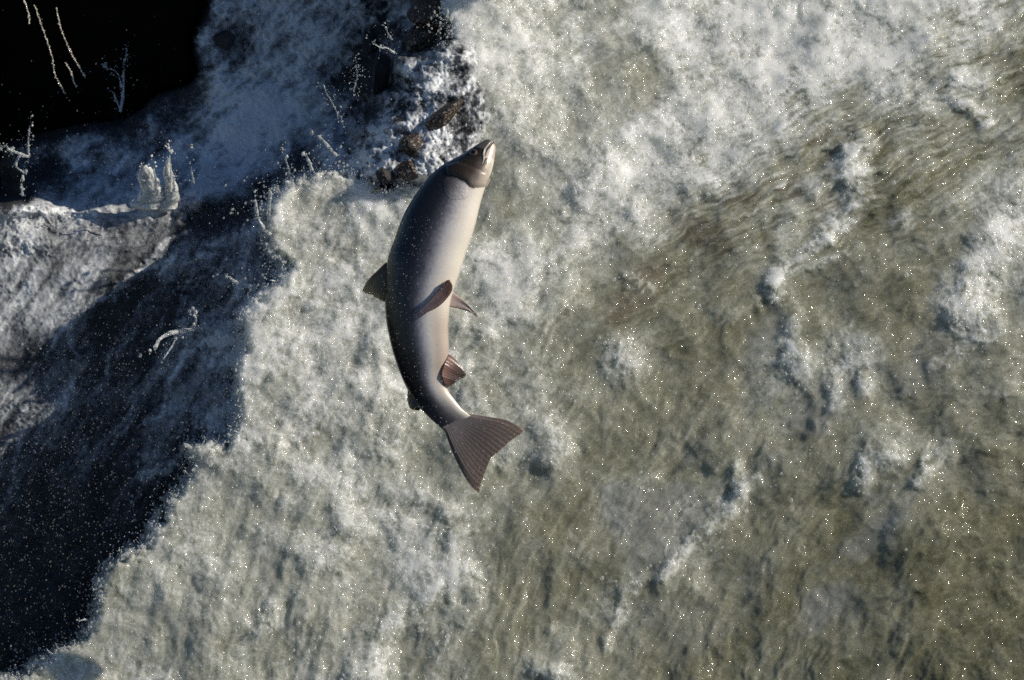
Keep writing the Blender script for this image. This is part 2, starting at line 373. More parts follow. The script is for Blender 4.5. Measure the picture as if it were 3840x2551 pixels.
# flow runs down-left on the right half: stretch the noise along it
ca, sa = math.cos(math.radians(-28)), math.sin(math.radians(-28))
ux = (wx * ca + wy * sa) ; uy = (-wx * sa + wy * ca)
strm = smooth(2500, 2950, PX + 0.3 * PY) * smooth(1300, 620, PY + 0.25 * (PX - 3000)) * smooth(120, 420, PY + 0.42 * (PX - 3000))
CXF, CYF = 4300.0, 3300.0
fr_ = np.hypot(wx - CXF, wy - CYF) + 60 * fbm(PX, PY, 380, 3, 229) + 16 * fbm(PX, PY, 90, 2, 228); fa_ = np.arctan2(wy - CYF, wx - CXF) * 2600.0
fs1 = ridged(fr_, fa_ / 5, 70, 4, 231, 0.62) - 0.42
fs2 = fbm(fr_, fa_ / 4, 170, 4, 235, 0.6)
fs3 = ridged(fr_, fa_ / 3.5, 30, 3, 239) - 0.42
lump = fbm(wx, wy, 330, 2, 41) * 0.020 + (ridged(wx, wy, 130, 2, 45) - 0.45) * 0.003
rip = ridged(ux / 6, uy, 42, 3, 51) * 0.008 + fbm(ux / 5, uy, 90, 2, 55) * 0.014
fine = (ridged(wx + 14 * fbm(PX, PY, 30, 2, 61), wy + 14 * fbm(PX, PY, 30, 2, 65), 46, 3, 67) - 0.4)
bub = np.maximum(0, 0.55 - cells(wx, wy, 17, 2)) + 0.5 * np.maximum(0, 0.5 - cells(PX, PY, 9.5, 5))
sh1 = smooth(-0.03, 0.03, fbm(PX + 0.6 * PY, PY * 0.8, 260, 5, 171) + 0.05 * fine) * smooth(0.5, -0.2, fbm(PX, PY, 400, 2, 173))
sh2 = smooth(-0.04, 0.04, fbm(PX - 0.4 * PY, PY * 0.9, 130, 5, 181) + 0.08 * fine) * smooth(0.4, -0.2, fbm(PX, PY, 300, 2, 183))
mott = 0.9 * fbm(wx, wy, 170, 5, 71, 0.52) + 0.28 * fine
fm = foam + mott * (0.10 + 0.30 * foam + 0.38 * smooth(.5, .85, foam)) + (sh1 * 0.10 + sh2 * 0.12 - 0.08) * (0.25 + foam)
foam_r = smooth(1500, 2300, PX + 0.2 * PY)
fm = fm + 0.08 * smooth(1.3, 0.6, PX / 3840 * 0.6 + PY / 2551 * 0.8) + (0.15 * fs1 + 0.34 * fs2 + 0.04 * fs3) * (0.30 + 0.40 * foam) * (0.38 + 0.62 * foam_r)
fm = fm + strm * (0.34 * (ridged(ux / 7, uy, 26, 3, 75) - 0.4) + 0.25 * fbm(ux / 6, uy, 60, 3, 77))
H = lump * (1 - 0.5 * strm) + rip * strm + 0.010 * fs2 + 0.0028 * fs1 + 0.0006 * fs3
brk = smooth(-0.35, 0.35, fbm(wx, wy, 60, 4, 185, 0.6) + 0.3 * fine)
kst = np.zeros_like(PX)
for ln, wd, fo, hh in STROKES:
    d = seg_dist(wx, wy, ln)
    k = smooth(2.4, 0.25, d / (wd * F)); k2 = np.exp(-(d / (wd * F * 1.5)) ** 2)
    fm = fm + k * fo * (0.40 + 0.45 * brk + 0.5 * fine); H = H + hh * 0.38 * k2 * (0.85 + 0.2 * brk); kst = np.maximum(kst, k2)
bluegrey = np.zeros_like(PX)
for P_, a_ in BLUEGREY:
    bluegrey = np.maximum(bluegrey, a_ * smooth(-40, 40, poly_sd(wx, wy, P_) + 25 * fine + 40 * fbm(PX, PY, 90, 3, 223)))
rim = smooth(70, 0, SD)
fm = np.clip(fm + 0.12 * rim * (0.5 + fine), 0, 1.1)
fr = smooth(0.25, 0.85, fm)
px_, py_ = PX + 16 * fbm(PX, PY, 60, 3, 191), PY + 16 * fbm(PX, PY, 60, 3, 195)
m1 = smooth(-.3, .3, fbm(PX, PY, 190, 3, 201)); m2 = smooth(-.35, .35, fbm(PX, PY, 90, 3, 203)); m3 = smooth(-.35, .35, fbm(PX, PY, 60, 3, 207))
cA, cB, cC, cD = caul(wx, wy, 120, 41), caul(px_, py_, 56, 43), caul(px_, py_, 27, 45), caul(PX + 0.3 * (px_ - PX), PY, 13.5, 47)
HF = (0.010 * cA * m1 + 0.0030 * cB * m2 + 0.0018 * cC * (0.25 + 0.75 * m3) + 0.0008 * cD) * (1 - 0.85 * np.clip(kst, 0, 1))
H = H + HF * (0.06 + fr) * (1 - 0.55 * strm)
fm = fm + (0.22 * (cB - 0.62) * m2 + 0.09 * (cC - 0.62) + 0.20 * (cA - .6) * m1) * (0.12 + fr)
fm = np.clip(fm, 0, 1.15)
rr = 46.0
t = np.clip(SD / rr, 0, 1)
drop = 0.075 * (1 - np.sqrt(np.clip(1 - (1 - t) ** 2, 0, 1))) + np.where(SD < 0, -SD * 0.018, 0)
br = np.zeros_like(PX)
for ln, wd in BROWN:
    br = np.maximum(br, smooth(1.4, 0.4, seg_dist(wx, wy, ln) / (wd * F)))
ZM = base + H - drop
o = field_obj('waterfall', PX, PY, ZM, MAT_FALL, keep, {'foam': fm, 'brown': br * smooth(0.5, 0.2, fm) * 0.8, 'bluegrey': 0.6 * bluegrey * smooth(0.95, 0.4, fm)})
tag(o, 'sunlit grey green white water pouring down the steep rapid behind the leaping fish', 'waterfall', kind='structure')
def main_z(px, py):
    i = np.clip(((np.asarray(py) + 900) / step).astype(int), 0, PX.shape[0] - 1); j = np.clip(((np.asarray(px) + 120) / step).astype(int), 0, PX.shape[1] - 1)
    return ZM[i, j], fm[i, j], SD[i, j]

# ------------------------------------------------------------------ recess left of the fall: rock bed, side stream, cliff
step2 = 4.0
QX, QY = np.meshgrid(np.arange(-620, 1960, step2), np.arange(-480, 2960, step2))
QX = QX.astype(np.float32); QY = QY.astype(np.float32)
# survey: x, y, depth, froth cover, softness
SIDE = [(500,-200,-1.0,.6,.5),(800,-200,-1.0,.4,.5),(1000,-150,-.8,.3,.2),
(500,30,-.95,.62,.2),(560,20,-.95,.5,.2),(640,40,-.95,.62,.5),(740,60,-.95,.55,.6),(830,40,-.95,.5,.4),(900,30,-.92,.32,.3),(960,40,-.85,.45,.4),(1000,20,-.7,.1,.1),
(470,90,-.95,.55,.2),(520,90,-.95,.12,.1),(560,90,-.95,.3,.1),(620,110,-.95,.5,.5),(720,120,-.95,.55,.6),(800,120,-.95,.4,.5),(850,90,-.92,.1,.2),(900,80,-.9,.3,.4),(950,100,-.75,.3,.1),
(480,150,-.95,.6,.3),(560,160,-.95,.55,.3),(640,180,-.95,.55,.5),(740,190,-.94,.4,.3),(800,200,-.93,.25,.4),(860,150,-.85,.15,.2),(880,180,-.75,.05,.1),(930,150,-.58,.6,.0),(1000,150,-.55,.6,.0),
(400,200,-1.0,.0,.1),(440,220,-.97,.2,.1),(520,230,-.93,.65,.8),(600,230,-.92,.9,1),(700,240,-.92,.7,1),(780,260,-.92,.45,1),(830,250,-.85,.3,.3),(900,230,-.6,.4,.0),(960,250,-.52,.6,.0),(1030,260,-.5,.5,.0),
(360,230,-.98,.3,.0),(410,270,-.96,.15,.0),(460,300,-.92,.5,.6),(540,310,-.9,.95,1),(640,310,-.9,.8,1),(720,310,-.9,.5,1),(790,310,-.8,.35,.2),(850,300,-.56,.7,.0),(930,310,-.5,.7,.0),(1000,320,-.48,.7,.0),
(200,300,-.95,.35,.0),(280,290,-.95,.12,.0),(340,310,-.93,.3,.2),(420,350,-.9,.75,.8),(520,370,-.88,.85,1),(610,370,-.88,.55,.8),(690,380,-.82,.2,.2),(760,350,-.64,.5,.1),(840,370,-.5,.75,.0),(920,380,-.48,.6,.0),(990,380,-.46,.65,.0),
(30,350,-.9,.35,.0),(100,330,-.9,.4,.0),(110,390,-.92,.0,.0),(180,340,-.9,.55,.2),(240,370,-.9,.35,.1),(300,390,-.88,.4,.2),(370,420,-.78,.7,.4),(440,430,-.8,.7,.8),(520,430,-.8,.6,.5),(600,430,-.78,.25,.2),(680,430,-.6,.3,.1),(750,410,-.5,.6,.1),
(20,430,-.75,.4,.0),(80,430,-.8,.3,.0),(150,430,-.85,.35,.2),(220,440,-.85,.5,.4),(290,450,-.8,.45,.3),(360,465,-.66,.8,.5),(430,470,-.68,.5,.3),(470,490,-.66,.05,.0),(530,490,-.66,.02,.0),(590,490,-.66,.05,.0),
(20,490,-.62,.75,.0),(80,490,-.62,.7,.0),(150,500,-.64,.75,.1),(230,500,-.64,.7,.4),(300,510,-.62,.62,.8),(370,520,-.62,.55,.8),(430,550,-.62,.25,.3),(500,550,-.62,.2,.2),(560,560,-.62,.2,.1),(600,580,-.6,.02,.0),
(30,560,-.58,.7,.2),(110,560,-.58,.68,.5),(200,570,-.58,.6,.9),(280,580,-.58,.55,.9),(350,590,-.58,.42,.6),(410,600,-.58,.2,.2),(460,590,-.6,.2,.1),(500,620,-.6,.35,.1),(560,640,-.58,.12,.0),(620,660,-.56,.4,.0),
(20,650,-.56,.62,.9),(110,650,-.56,.62,1),(200,650,-.56,.52,1),(280,650,-.56,.42,.6),(330,680,-.58,.08,.1),(390,680,-.58,.03,.0),(440,680,-.6,.25,.1),(500,690,-.6,.08,.0),(560,690,-.58,.3,.0),
(20,760,-.55,.55,1),(100,750,-.55,.5,1),(190,740,-.55,.35,.7),(260,760,-.56,.2,.4),(330,760,-.58,.02,.0),(400,760,-.58,.1,.0),(460,790,-.58,.3,.0),(520,790,-.56,.5,.0),
(20,860,-.54,.4,1),(110,850,-.54,.28,.6),(190,870,-.55,.22,.4),(270,870,-.56,.08,.2),(340,880,-.58,.0,.0),(400,870,-.57,.1,.0),(440,890,-.57,.1,.0),(500,890,-.55,.12,.0),
(20,970,-.53,.22,.6),(110,970,-.53,.18,.4),(200,980,-.55,.06,.2),(300,980,-.57,.0,.0),(400,980,-.56,.0,.0),(500,980,-.55,.3,.0),(390,1090,-.56,.12,.0),
(30,1080,-.52,.1,.4),(150,1100,-.54,.03,.2),(280,1120,-.56,.0,.0),(30,1200,-.52,.04,.2),(150,1250,-.54,.0,.0),(60,1400,-.52,.0,.0),(100,1480,-.52,.0,.0),(-200,1300,-.5,.0,.0),(-200,900,-.52,.4,.6),(-200,600,-.56,.6,.4)]
vx = QX + 20 * fbm(QX, QY, 160, 3, 111) + 8 * fbm(QX, QY, 40, 3, 115)
vy = QY + 20 * fbm(QX, QY, 160, 3, 121) + 8 * fbm(QX, QY, 40, 3, 125)
S = shepard(vx, vy, SIDE, 24)
sz, sc, so = S[..., 0], S[..., 1], S[..., 2] * (0.6 + 0.10 * smooth(480, 540, QY / F))
sz = sz - 0.26 + 0.28 * smooth(740, 860, QX / F) * smooth(470, 400, QY / F) * smooth(-0.8, -0.6, sz) - 0.07 * smooth(470, 410, QY / F)
SSTR = [([(475,560),(440,640),(410,720),(420,760)],9,.35), ([(600,510),(560,540),(500,560),(470,600)],12,.3), ([(400,590),(300,640),(260,680),(160,720)],6,.3), ([(390,600),(330,690),(260,790),(240,860)],5,.3),
 ([(440,760),(400,860),(370,960),(320,980)],5,.28), ([(160,730),(170,800),(165,890),(140,930)],7,.22), ([(540,780),(460,790),(410,830),(380,870)],9,.4), ([(560,800),(500,850),(470,830)],9,.3), ([(270,690),(380,560),(440,530)],5,.25),
 ([(575,470),(590,520),(560,600),(540,690),(470,740)],10,.3), ([(60,940),(40,1050),(30,1100)],7,.25), ([(420,1050),(380,1085),(330,1095)],10,.3), ([(540,930),(490,960),(500,990)],16,.4), ([(340,220),(345,330),(350,400)],7,.3), ([(280,285),(290,350),(260,400)],6,.3)]
s = fbm(vx, vy, 120, 4, 131)
fine2 = ridged(vx + 10 * fbm(QX, QY, 26, 2, 135), vy + 10 * fbm(QX, QY, 26, 2, 139), 40, 3, 141) - 0.4
sa_, sb_ = (vx * -0.55 + vy * 0.83), (vx * 0.83 + vy * 0.55)          # along and across the slide, down to the left
low = smooth(430, 620, QY / F)
flow = ridged(sb_, sa_ / 7, 44, 4, 143) - 0.42
ch = smooth(520, 430, QY / F)
band = np.exp(-((QY / F - 478 + 0.09 * QX / F) / 34.0) ** 2) * smooth(620, 480, QX / F)
scc = sc * (1 - 0.25 * low) - smooth(470, 540, QY / F) * smooth(600, 400, QX / F) * smooth(950, 800, QY / F) * (0.27 - 0.40 * fbm(sb_, sa_ / 3, 130, 5, 241, .6)) + 0.12 * band + 0.15 * low * smooth(250, 400, QX / F) * smooth(1100, 700, QY / F) + 0.20 * low * smooth(1350, 850, QY / F) + 0.05 * low + 0.28 * low * smooth(1500, 950, QY / F) * smooth(-.2, .4, fbm(sb_, sa_ / 4, 150, 3, 145)) + 0.16 * ch * smooth(.15, .5, sc)
cov = scc + (0.50 * s + 0.40 * fine2) * (1.0 - 0.75 * so) * (0.15 + np.minimum(sc, .6)) + 0.52 * low * flow * (0.18 + np.minimum(scc, .5)) + ch * (0.50 * (ridged(vx * .65 + vy * .75, (vy * .65 - vx * .75) / 3, 60, 4, 147, .65) - .42) + 0.30 * fbm(vx, vy, 90, 5, 149, .65)) * smooth(.1, .5, sc)
cov = cov + 0.20 * (caul(vx, vy, 60, 91) - .6) * (1 - so) * ch
plat = smooth(760, 850, QX / F) * ch
cov = cov - plat * (0.12 + 0.75 * np.clip(0.42 - fbm(vx, vy, 120, 4, 97) * 1.2 - 0.5 * fine2, 0, 1) - 0.25)
for ln, wd, fo in SSTR:
    cov = cov + fo * smooth(1.8, 0.3, seg_dist(vx, vy, ln) / (wd * F)) * (0.7 + 0.8 * fine2)
lit = smooth(-0.7, -0.5, sz)
H2 = 0.014 * s * (1 - 0.7 * so) + 0.006 * fine2 * (1 - 0.9 * so) + (0.012 * caul(vx, vy, 90, 93) + 0.006 * caul(vx, vy, 40, 95)) * (1 - so) * smooth(.2, .6, sc) * smooth(620, 540, QY / F) + 0.003 * flow * low + band * (0.030 * caul(vx, vy, 120, 98) + 0.018 * caul(vx, vy, 52, 99) + 0.008 * caul(vx, vy, 24, 92)) + 0.005 * np.maximum(0, 0.55 - cells(vx, vy, 16, 9)) * (1 - so)
ZS = sz + H2
CLIFF = [(-400,-330),(470,-330),(472,0),(448,60),(440,110),(452,170),(425,195),(365,212),(330,250),(290,282),(235,290),(180,296),(120,318),(70,332),(28,345),(22,380),(48,420),(55,450),(20,462),(-60,480),(-400,520)]
cl_sd = poly_sd(QX, QY, CLIFF) + 40 * fbm(QX, QY, 130, 4, 151) + 22 * (caul(vx, vy, 46, 153) - .6) + 8 * perlin(QX / 16, QY / 16, 155)
mz, _, msd = main_z(QX, QY)
keep2 = (cl_sd < 14) & ~((msd > 120) & (QX > -100))
cov = np.clip(cov * smooth(10, -50, cl_sd), 0, 1.1)
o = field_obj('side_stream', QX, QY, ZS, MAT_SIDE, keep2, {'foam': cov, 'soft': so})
tag(o, 'shaded blue white foam of the side stream beside the black cliff', 'stream', kind='structure')
BX, BY = QX[::3, ::3], QY[::3, ::3]
bz = sz[::3, ::3] - 0.035 + 0.03 * fbm(BX, BY, 180, 5, 161) + 0.014 * ridged(BX, BY, 70, 3, 165)
o = field_obj('riverbed', BX, BY, bz - 0.5 * smooth(-20, 60, poly_sd(BX, BY, CLIFF)), MAT_ROCK, poly_sd(BX, BY, CLIFF) < 70)
tag(o, 'dark wet bedrock under the side stream', 'riverbed', kind='structure')
CX, CY = np.meshgrid(np.arange(-900, 960, 10.0), np.arange(-500, 1000, 10.0))
csd = poly_sd(CX, CY, CLIFF)
cz = -1.50 + 0.62 * (CX - 0) / 900 * 0.52 - 0.40 * (CY - 0) / 900 * 0.52 + 0.02 * fbm(CX, CY, 420, 5, 171) + 0.006 * ridged(CX, CY, 190, 4, 175) - 0.25 * smooth(30, -80, csd)
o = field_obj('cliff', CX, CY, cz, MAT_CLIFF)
tag(o, 'black wet cliff in deep shade at the top of the side stream', 'cliff', kind='structure')

# ------------------------------------------------------------------ rocks
def icosphere(sub):
    import bmesh
    bm = bmesh.new(); bmesh.ops.create_icosphere(bm, subdivisions=sub, radius=1.0)
    V = np.array([v.co[:] for v in bm.verts]); T = np.array([[v.index for v in f.verts] for f in bm.faces]); bm.free()
    return V, T
ICO5 = icosphere(5)
def make_rock(x, y, z, rx, ry, rz, rot, mat, label, seed):
    V, T = ICO5
    V = V * (1 + 0.22 * fbm(V[:, 0] * 100 + V[:, 2] * 57, V[:, 1] * 100 - V[:, 2] * 43, 90, 5, seed)[:, None])
    rg = np.random.default_rng(seed)
    for _ in range(14):
        nn = rg.normal(size=3); nn /= np.linalg.norm(nn); V = V - np.maximum(0, V @ nn - rg.uniform(.62, .9))[:, None] * nn
    q = V * (1 + 0.07 * ridged(V[:, 0] * 100 + V[:, 2] * 57, V[:, 1] * 100 - V[:, 2] * 43, 40, 3, seed + 1)[:, None])
    q = q * np.array([rx, ry, rz * 0.8])
    c, s_ = math.cos(rot), math.sin(rot)
    q = np.stack([q[:, 0] * c - q[:, 1] * s_, q[:, 0] * s_ + q[:, 1] * c, q[:, 2]], 1)
    o = mesh_obj('rock', wld(q), T, mat)
    o.location = wld(loc(x * F, y * F, z - (0.05 if z > -.55 else 0.17)))
    return tag(o, label, 'rock', 'rocks breaking through the white water')
R_ = math.radians
for i, a in enumerate([
 (995,25,-.62,.055,.075,.05,R_(-25),MAT_BROWN,'dark brown rock at the top edge left of the bright fall'),
 (968,85,-.62,.045,.03,.04,R_(35),MAT_BROWN,'low brown rock just below the one at the top edge'),
 (878,165,-.70,.022,.055,.05,R_(-15),MAT_ROCK,'upright black rock at the border of blue shade and lit foam'),
 (1022,268,-.47,.055,.02,.03,R_(38),MAT_BROWN,'narrow slanting brown rock slab above the fish head'),
 (948,335,-.47,.028,.03,.03,R_(20),MAT_BROWN,'reddish brown rock left of the fish head'),
 (940,392,-.46,.030,.026,.03,R_(30),MAT_BROWN,'brown rock tapering down beside the back of the fish head'),
 (884,402,-.47,.026,.020,.03,R_(-12),MAT_ROCK,'small black pointed rock ringed by foam left of the fish'),
 (905,262,-.58,.022,.016,.03,R_(30),MAT_ROCK,'black stone in the lit spray above the foam ridge'),
 (852,100,-.93,.022,.035,.04,R_(-5),MAT_ROCK,'black stone in the blue shade near the top'),
 (518,92,-.94,.030,.024,.03,R_(-40),MAT_ROCK,'black stone in the froth at the top of the side stream'),
 (2225,80,-.60,.075,.03,.05,R_(18),MAT_BROWN,'grey brown rock at the upper right of the fall'),
 (2135,142,-.55,.038,.014,.03,R_(8),MAT_BROWN,'small reddish rock under the froth at the upper right'),
]):
    make_rock(*a, 300 + i * 7)

# ------------------------------------------------------------------ the salmon
FISH_C = wld(loc(1600, 1150, 0.0))
fish = empty('leaping_salmon', FISH_C)
tag(fish, 'silver salmon leaping head up out of the white water, dark backed and pale bellied', 'salmon')
def fobj(name, P, faces, mat, parent=None, attrs=None):
    return mesh_obj(name, wld(P) - FISH_C, faces, mat, parent or fish, attrs)

M = Mat('salmon_skin')
cv = M.attrv('col')
M.set(Metallic=0.10)
sp = M.math('MULTIPLY', M.ramp(M.voro(62), [(0.10, 1.0), (0.19, 0.0)]), M.attr('spot'))
sc_ = M.voro(420, 'F1')
cvn = M.mix(M.math('MULTIPLY', M.math('SUBTRACT', M.noise(170, 4, 0.7), 0.5), 0.9, clamp=True), cv, (0.10, 0.10, 0.11))
cvn = M.mix(M.attr('pale'), cvn, cv)
cvn = M.mix(M.math('MULTIPLY', M.ramp(sc_, [(0.25, 0.0), (0.75, 0.6)]), M.math('SUBTRACT', 1.0, M.attr('pale'))), cvn, M.mix(0.5, cvn, (0.0, 0.0, 0.0)))
M.set(Base_Color=M.mix(sp, cvn, (0.008, 0.008, 0.009)), Roughness=M.ramp(M.noise(260, 2), [(0.3, 0.28), (0.7, 0.38)]), Specular_IOR_Level=0.25,
      Normal=M.bump(sc_, 0.07, 0.002), Coat_Weight=1.0, Coat_Roughness=0.10, Coat_IOR=1.36, Coat_Normal=M.bump(M.noise(70, 4, 0.65), 0.35, 0.006),
      Subsurface_Weight=0.12, Subsurface_Radius=(1.0, 0.6, 0.4), Subsurface_Scale=0.006)
MAT_SKIN = M.m
M = Mat('salmon_fin')
M.set(Base_Color=M.mix(M.math('MULTIPLY', M.noise(240, 3, 0.7), 0.4), M.attrv('col'), (0.05, 0.045, 0.045)), Roughness=0.35, Coat_Weight=0.4, Coat_Roughness=0.15,
      Subsurface_Weight=0.5, Subsurface_Radius=(1.0, 0.75, 0.5), Subsurface_Scale=0.006, Alpha=M.attr('solid'), Normal=M.bump(M.noise(200, 3), 0.2, 0.003))
MAT_FIN = M.m
M = Mat('fish_eye_black'); M.set(Base_Color=(0.004, 0.004, 0.005, 1), Roughness=0.05); MAT_PUPIL = M.m
M = Mat('fish_eye_iris'); M.set(Base_Color=M.ramp(M.noise(300, 2), [(0.3, (0.03, 0.025, 0.015)), (0.7, (0.14, 0.10, 0.05))]), Roughness=0.12, Coat_Weight=1.0, Coat_Roughness=0.03); MAT_IRIS = M.m
M = Mat('fish_lip'); M.set(Base_Color=(0.42, 0.37, 0.33, 1), Roughness=0.25, Coat_Weight=0.5); MAT_LIP = M.m
M = Mat('fish_mouth'); M.set(Base_Color=(0.035, 0.022, 0.02, 1), Roughness=0.4); MAT_MOUTH = M.m

def catmull(P, n):
    """resample a polyline smoothly to n points, evenly by length"""
    P = np.asarray(P, float)
    if len(P) == 2:
        t = np.linspace(0, 1, n)[:, None]; return P[0] * (1 - t) + P[1] * t
    Q = np.vstack([2 * P[0] - P[1], P, 2 * P[-1] - P[-2]])
    out = []
    for i in range(1, len(Q) - 2):
        t = np.linspace(0, 1, 24, endpoint=False)[:, None]
        a, b, c, d = Q[i - 1], Q[i], Q[i + 1], Q[i + 2]
        out.append(0.5 * (2 * b + (c - a) * t + (2 * a - 5 * b + 4 * c - d) * t ** 2 + (3 * b - a - 3 * c + d) * t ** 3))
    out = np.vstack(out + [P[-1:]])
    s_ = np.r_[0, np.cumsum(np.linalg.norm(np.diff(out, axis=0), axis=1))]
    u = np.linspace(0, s_[-1], n)
    return np.stack([np.interp(u, s_, out[:, k]) for k in range(out.shape[1])], 1)

ST = [((1845,526),(1847,528)), ((1826,523),(1857,546)), ((1789,542),(1858,566)), ((1745,572),(1854,594)), ((1700,596),(1849,624)), ((1656,621),(1837,664)), ((1620,652),(1819,707)),
      ((1582,697),(1801,766)), ((1543,753),(1786,830)), ((1508,818),(1769,889)), ((1478,900),(1748,948)), ((1456,960),(1730,1007)), ((1446,1040),(1708,1070)), ((1443,1120),(1690,1130)),
      ((1446,1185),(1684,1185)), ((1454,1240),(1681,1242)), ((1470,1310),(1684,1300)), ((1488,1368),(1680,1347)), ((1508,1420),(1669,1390)), ((1532,1468),(1668,1428)), ((1565,1520),(1680,1464)),
      ((1606,1564),(1704,1498)), ((1645,1599),(1730,1531)), ((1670,1622),(1752,1550)), ((1690,1640),(1766,1562))]
ST = np.array(ST, float).reshape(len(ST), 4)
NS, NA = 300, 160
# resample both outlines with one parameter
def resample4(A, n):
    Q = np.vstack([2 * A[0] - A[1], A, 2 * A[-1] - A[-2]]); out = []
    for i in range(1, len(Q) - 2):
        t = np.linspace(0, 1, 24, endpoint=False)[:, None]; a, b, c, d = Q[i - 1], Q[i], Q[i + 1], Q[i + 2]
        out.append(0.5 * (2 * b + (c - a) * t + (2 * a - 5 * b + 4 * c - d) * t ** 2 + (3 * b - a - 3 * c + d) * t ** 3))
    out = np.vstack(out + [A[-1:]]); C = (out[:, :2] + out[:, 2:]) / 2
    s_ = np.r_[0, np.cumsum(np.linalg.norm(np.diff(C, axis=0), axis=1))]
    u = s_[-1] * (np.linspace(0, 1, n) ** 1.15)
    return np.stack([np.interp(u, s_, out[:, k]) for k in range(4)], 1)
A4 = resample4(ST, NS)
Lp, Rp = loc(A4[:, 0], A4[:, 1], 0), loc(A4[:, 2], A4[:, 3], 0)
Cn = (Lp + Rp) / 2; dv = (Lp - Rp) / 2; hw = np.linalg.norm(dv, axis=1); dh = dv / hw[:, None]
us = np.linspace(0, 1, NS)
ratio = np.interp(us, [0, .04, .12, .25, .5, .75, .88, .96, 1.0], [.9, .72, .62, .60, .60, .56, .50, .30, .10])
roll = R_(14)
aa = hw / np.sqrt(math.cos(roll) ** 2 + (ratio * math.sin(roll)) ** 2); bb = aa * ratio
ph = np.linspace(0, 2 * np.pi, NA, endpoint=False)
zc = 0.012 * np.sin(us * np.pi) - 0.004
ZV = np.array([0, 0, 1.0])
dor = dh * math.cos(roll) - ZV * math.sin(roll); lat = ZV[None] * math.cos(roll) + dh * math.sin(roll)
def body_at(phi):
    """phi (NA,) -> points (NS, NA, 3)"""
    # slightly squared flank, keeled back and belly
    c, s_ = np.cos(phi), np.sin(phi)
    s2 = np.sign(s_) * np.abs(s_) ** 0.92
    return Cn[:, None] + ZV * zc[:, None, None] + (dor * aa[:, None])[:, None] * c[None, :, None] + (lat * bb[:, None])[:, None] * s2[None, :, None]
BP = body_at(ph)
phc = np.where(ph > np.pi, 2 * np.pi - ph, ph)           # camera side twin
TW = body_at(phc)
k_ = CAM_D / (CAM_D - TW[..., 2]) / PXM
tpx, tpy = TW[..., 0] * k_ + 1920, 1275.5 - TW[..., 1] * k_
tt = np.broadcast_to(((1 - np.cos(phc)) / 2)[None], tpx.shape)
U = np.broadcast_to(us[:, None], tpx.shape)
def ramp_np(x, stops):
    xs = [s_[0] for s_ in stops]; cs = np.array([s_[1] for s_ in stops])
    return np.stack([np.interp(x, xs, cs[:, k]) for k in range(3)], -1)
def mixc(a, b, m): return a * (1 - m[..., None]) + np.asarray(b) * m[..., None]
wob = 0.05 * fbm(tpx, tpy, 120, 4, 201) + 0.03 * perlin(tpx / 12, tpy / 12, 207)
col = ramp_np(tt + wob + 0.06 * smooth(.45, .7, U), [(0, (.010, .011, .012)), (.25, (.014, .014, .018)), (.44, (.026, .026, .033)), (.56, (.095, .090, .102)), (.66, (.33, .305, .315)), (.74, (.60, .56, .545)), (.84, (.80, .73, .67)), (1, (.90, .83, .73))])
# rear belly reddens, tail stalk darkens
col = mixc(col, (.30, .17, .13), 0.55 * smooth(.58, .70, U) * smooth(.95, .80, U) * smooth(.72, .9, tt))
col = mixc(col, (.16, .14, .14), smooth(.84, .97, U) * 0.8 * smooth(1.0, .75, tt))
def px_poly(P): return [(x / F, y / F) for x, y in P]
def c5(P): return [(1300 + x * .2966, 480 + y * .2966) for x, y in P]
HEAD = px_poly(c5([(1900,60),(1500,200),(1100,500),(1170,560),(1260,605),(1390,625),(1490,680),(1545,745),(1600,765),(1680,762),(1760,748),(1830,560),(1900,200)]))
hd = smooth(.12, .4, tt) * smooth(-5, 5, poly_sd(tpx, tpy, HEAD) + 3 * perlin(tpx / 20, tpy / 20, 211))
hc = ramp_np(tt + 0.12 * fbm(tpx, tpy, 40, 4, 215), [(0, (.008, .008, .007)), (.25, (.012, .011, .007)), (.45, (.030, .022, .011)), (.60, (.042, .030, .019)), (.72, (.075, .058, .05)), (.84, (.13, .105, .095)), (.93, (.56, .49, .41)), (1, (.80, .72, .60))])
col = mixc(col, hc, hd)
JAW = px_poly(c5([(1850,165),(1750,300),(1745,360),(1760,385),(1850,390),(1920,390),(1920,160)]))
col = mixc(col, (.66, .54, .46), smooth(-4, 4, poly_sd(tpx, tpy, JAW)))
col = mixc(col, (.17, .145, .12), smooth(-5, 4, poly_sd(tpx, tpy, px_poly(c5([(1840,130),(1700,180),(1640,240),(1740,260),(1830,175)])))) * .8)
col = mixc(col, col * np.array([0.95, 1.0, 1.10]), smooth(.85, .6, tt))
spot = smooth(.62, .35, tt) * smooth(.02, .1, U) * smooth(.95, .8, U)
pale = smooth(.45, .75, tt)
i = np.arange(NS * NA).reshape(NS, NA)
q = np.stack([i[:-1], np.roll(i, -1, 1)[:-1], np.roll(i, -1, 1)[1:], i[1:]], -1).reshape(-1, 4)
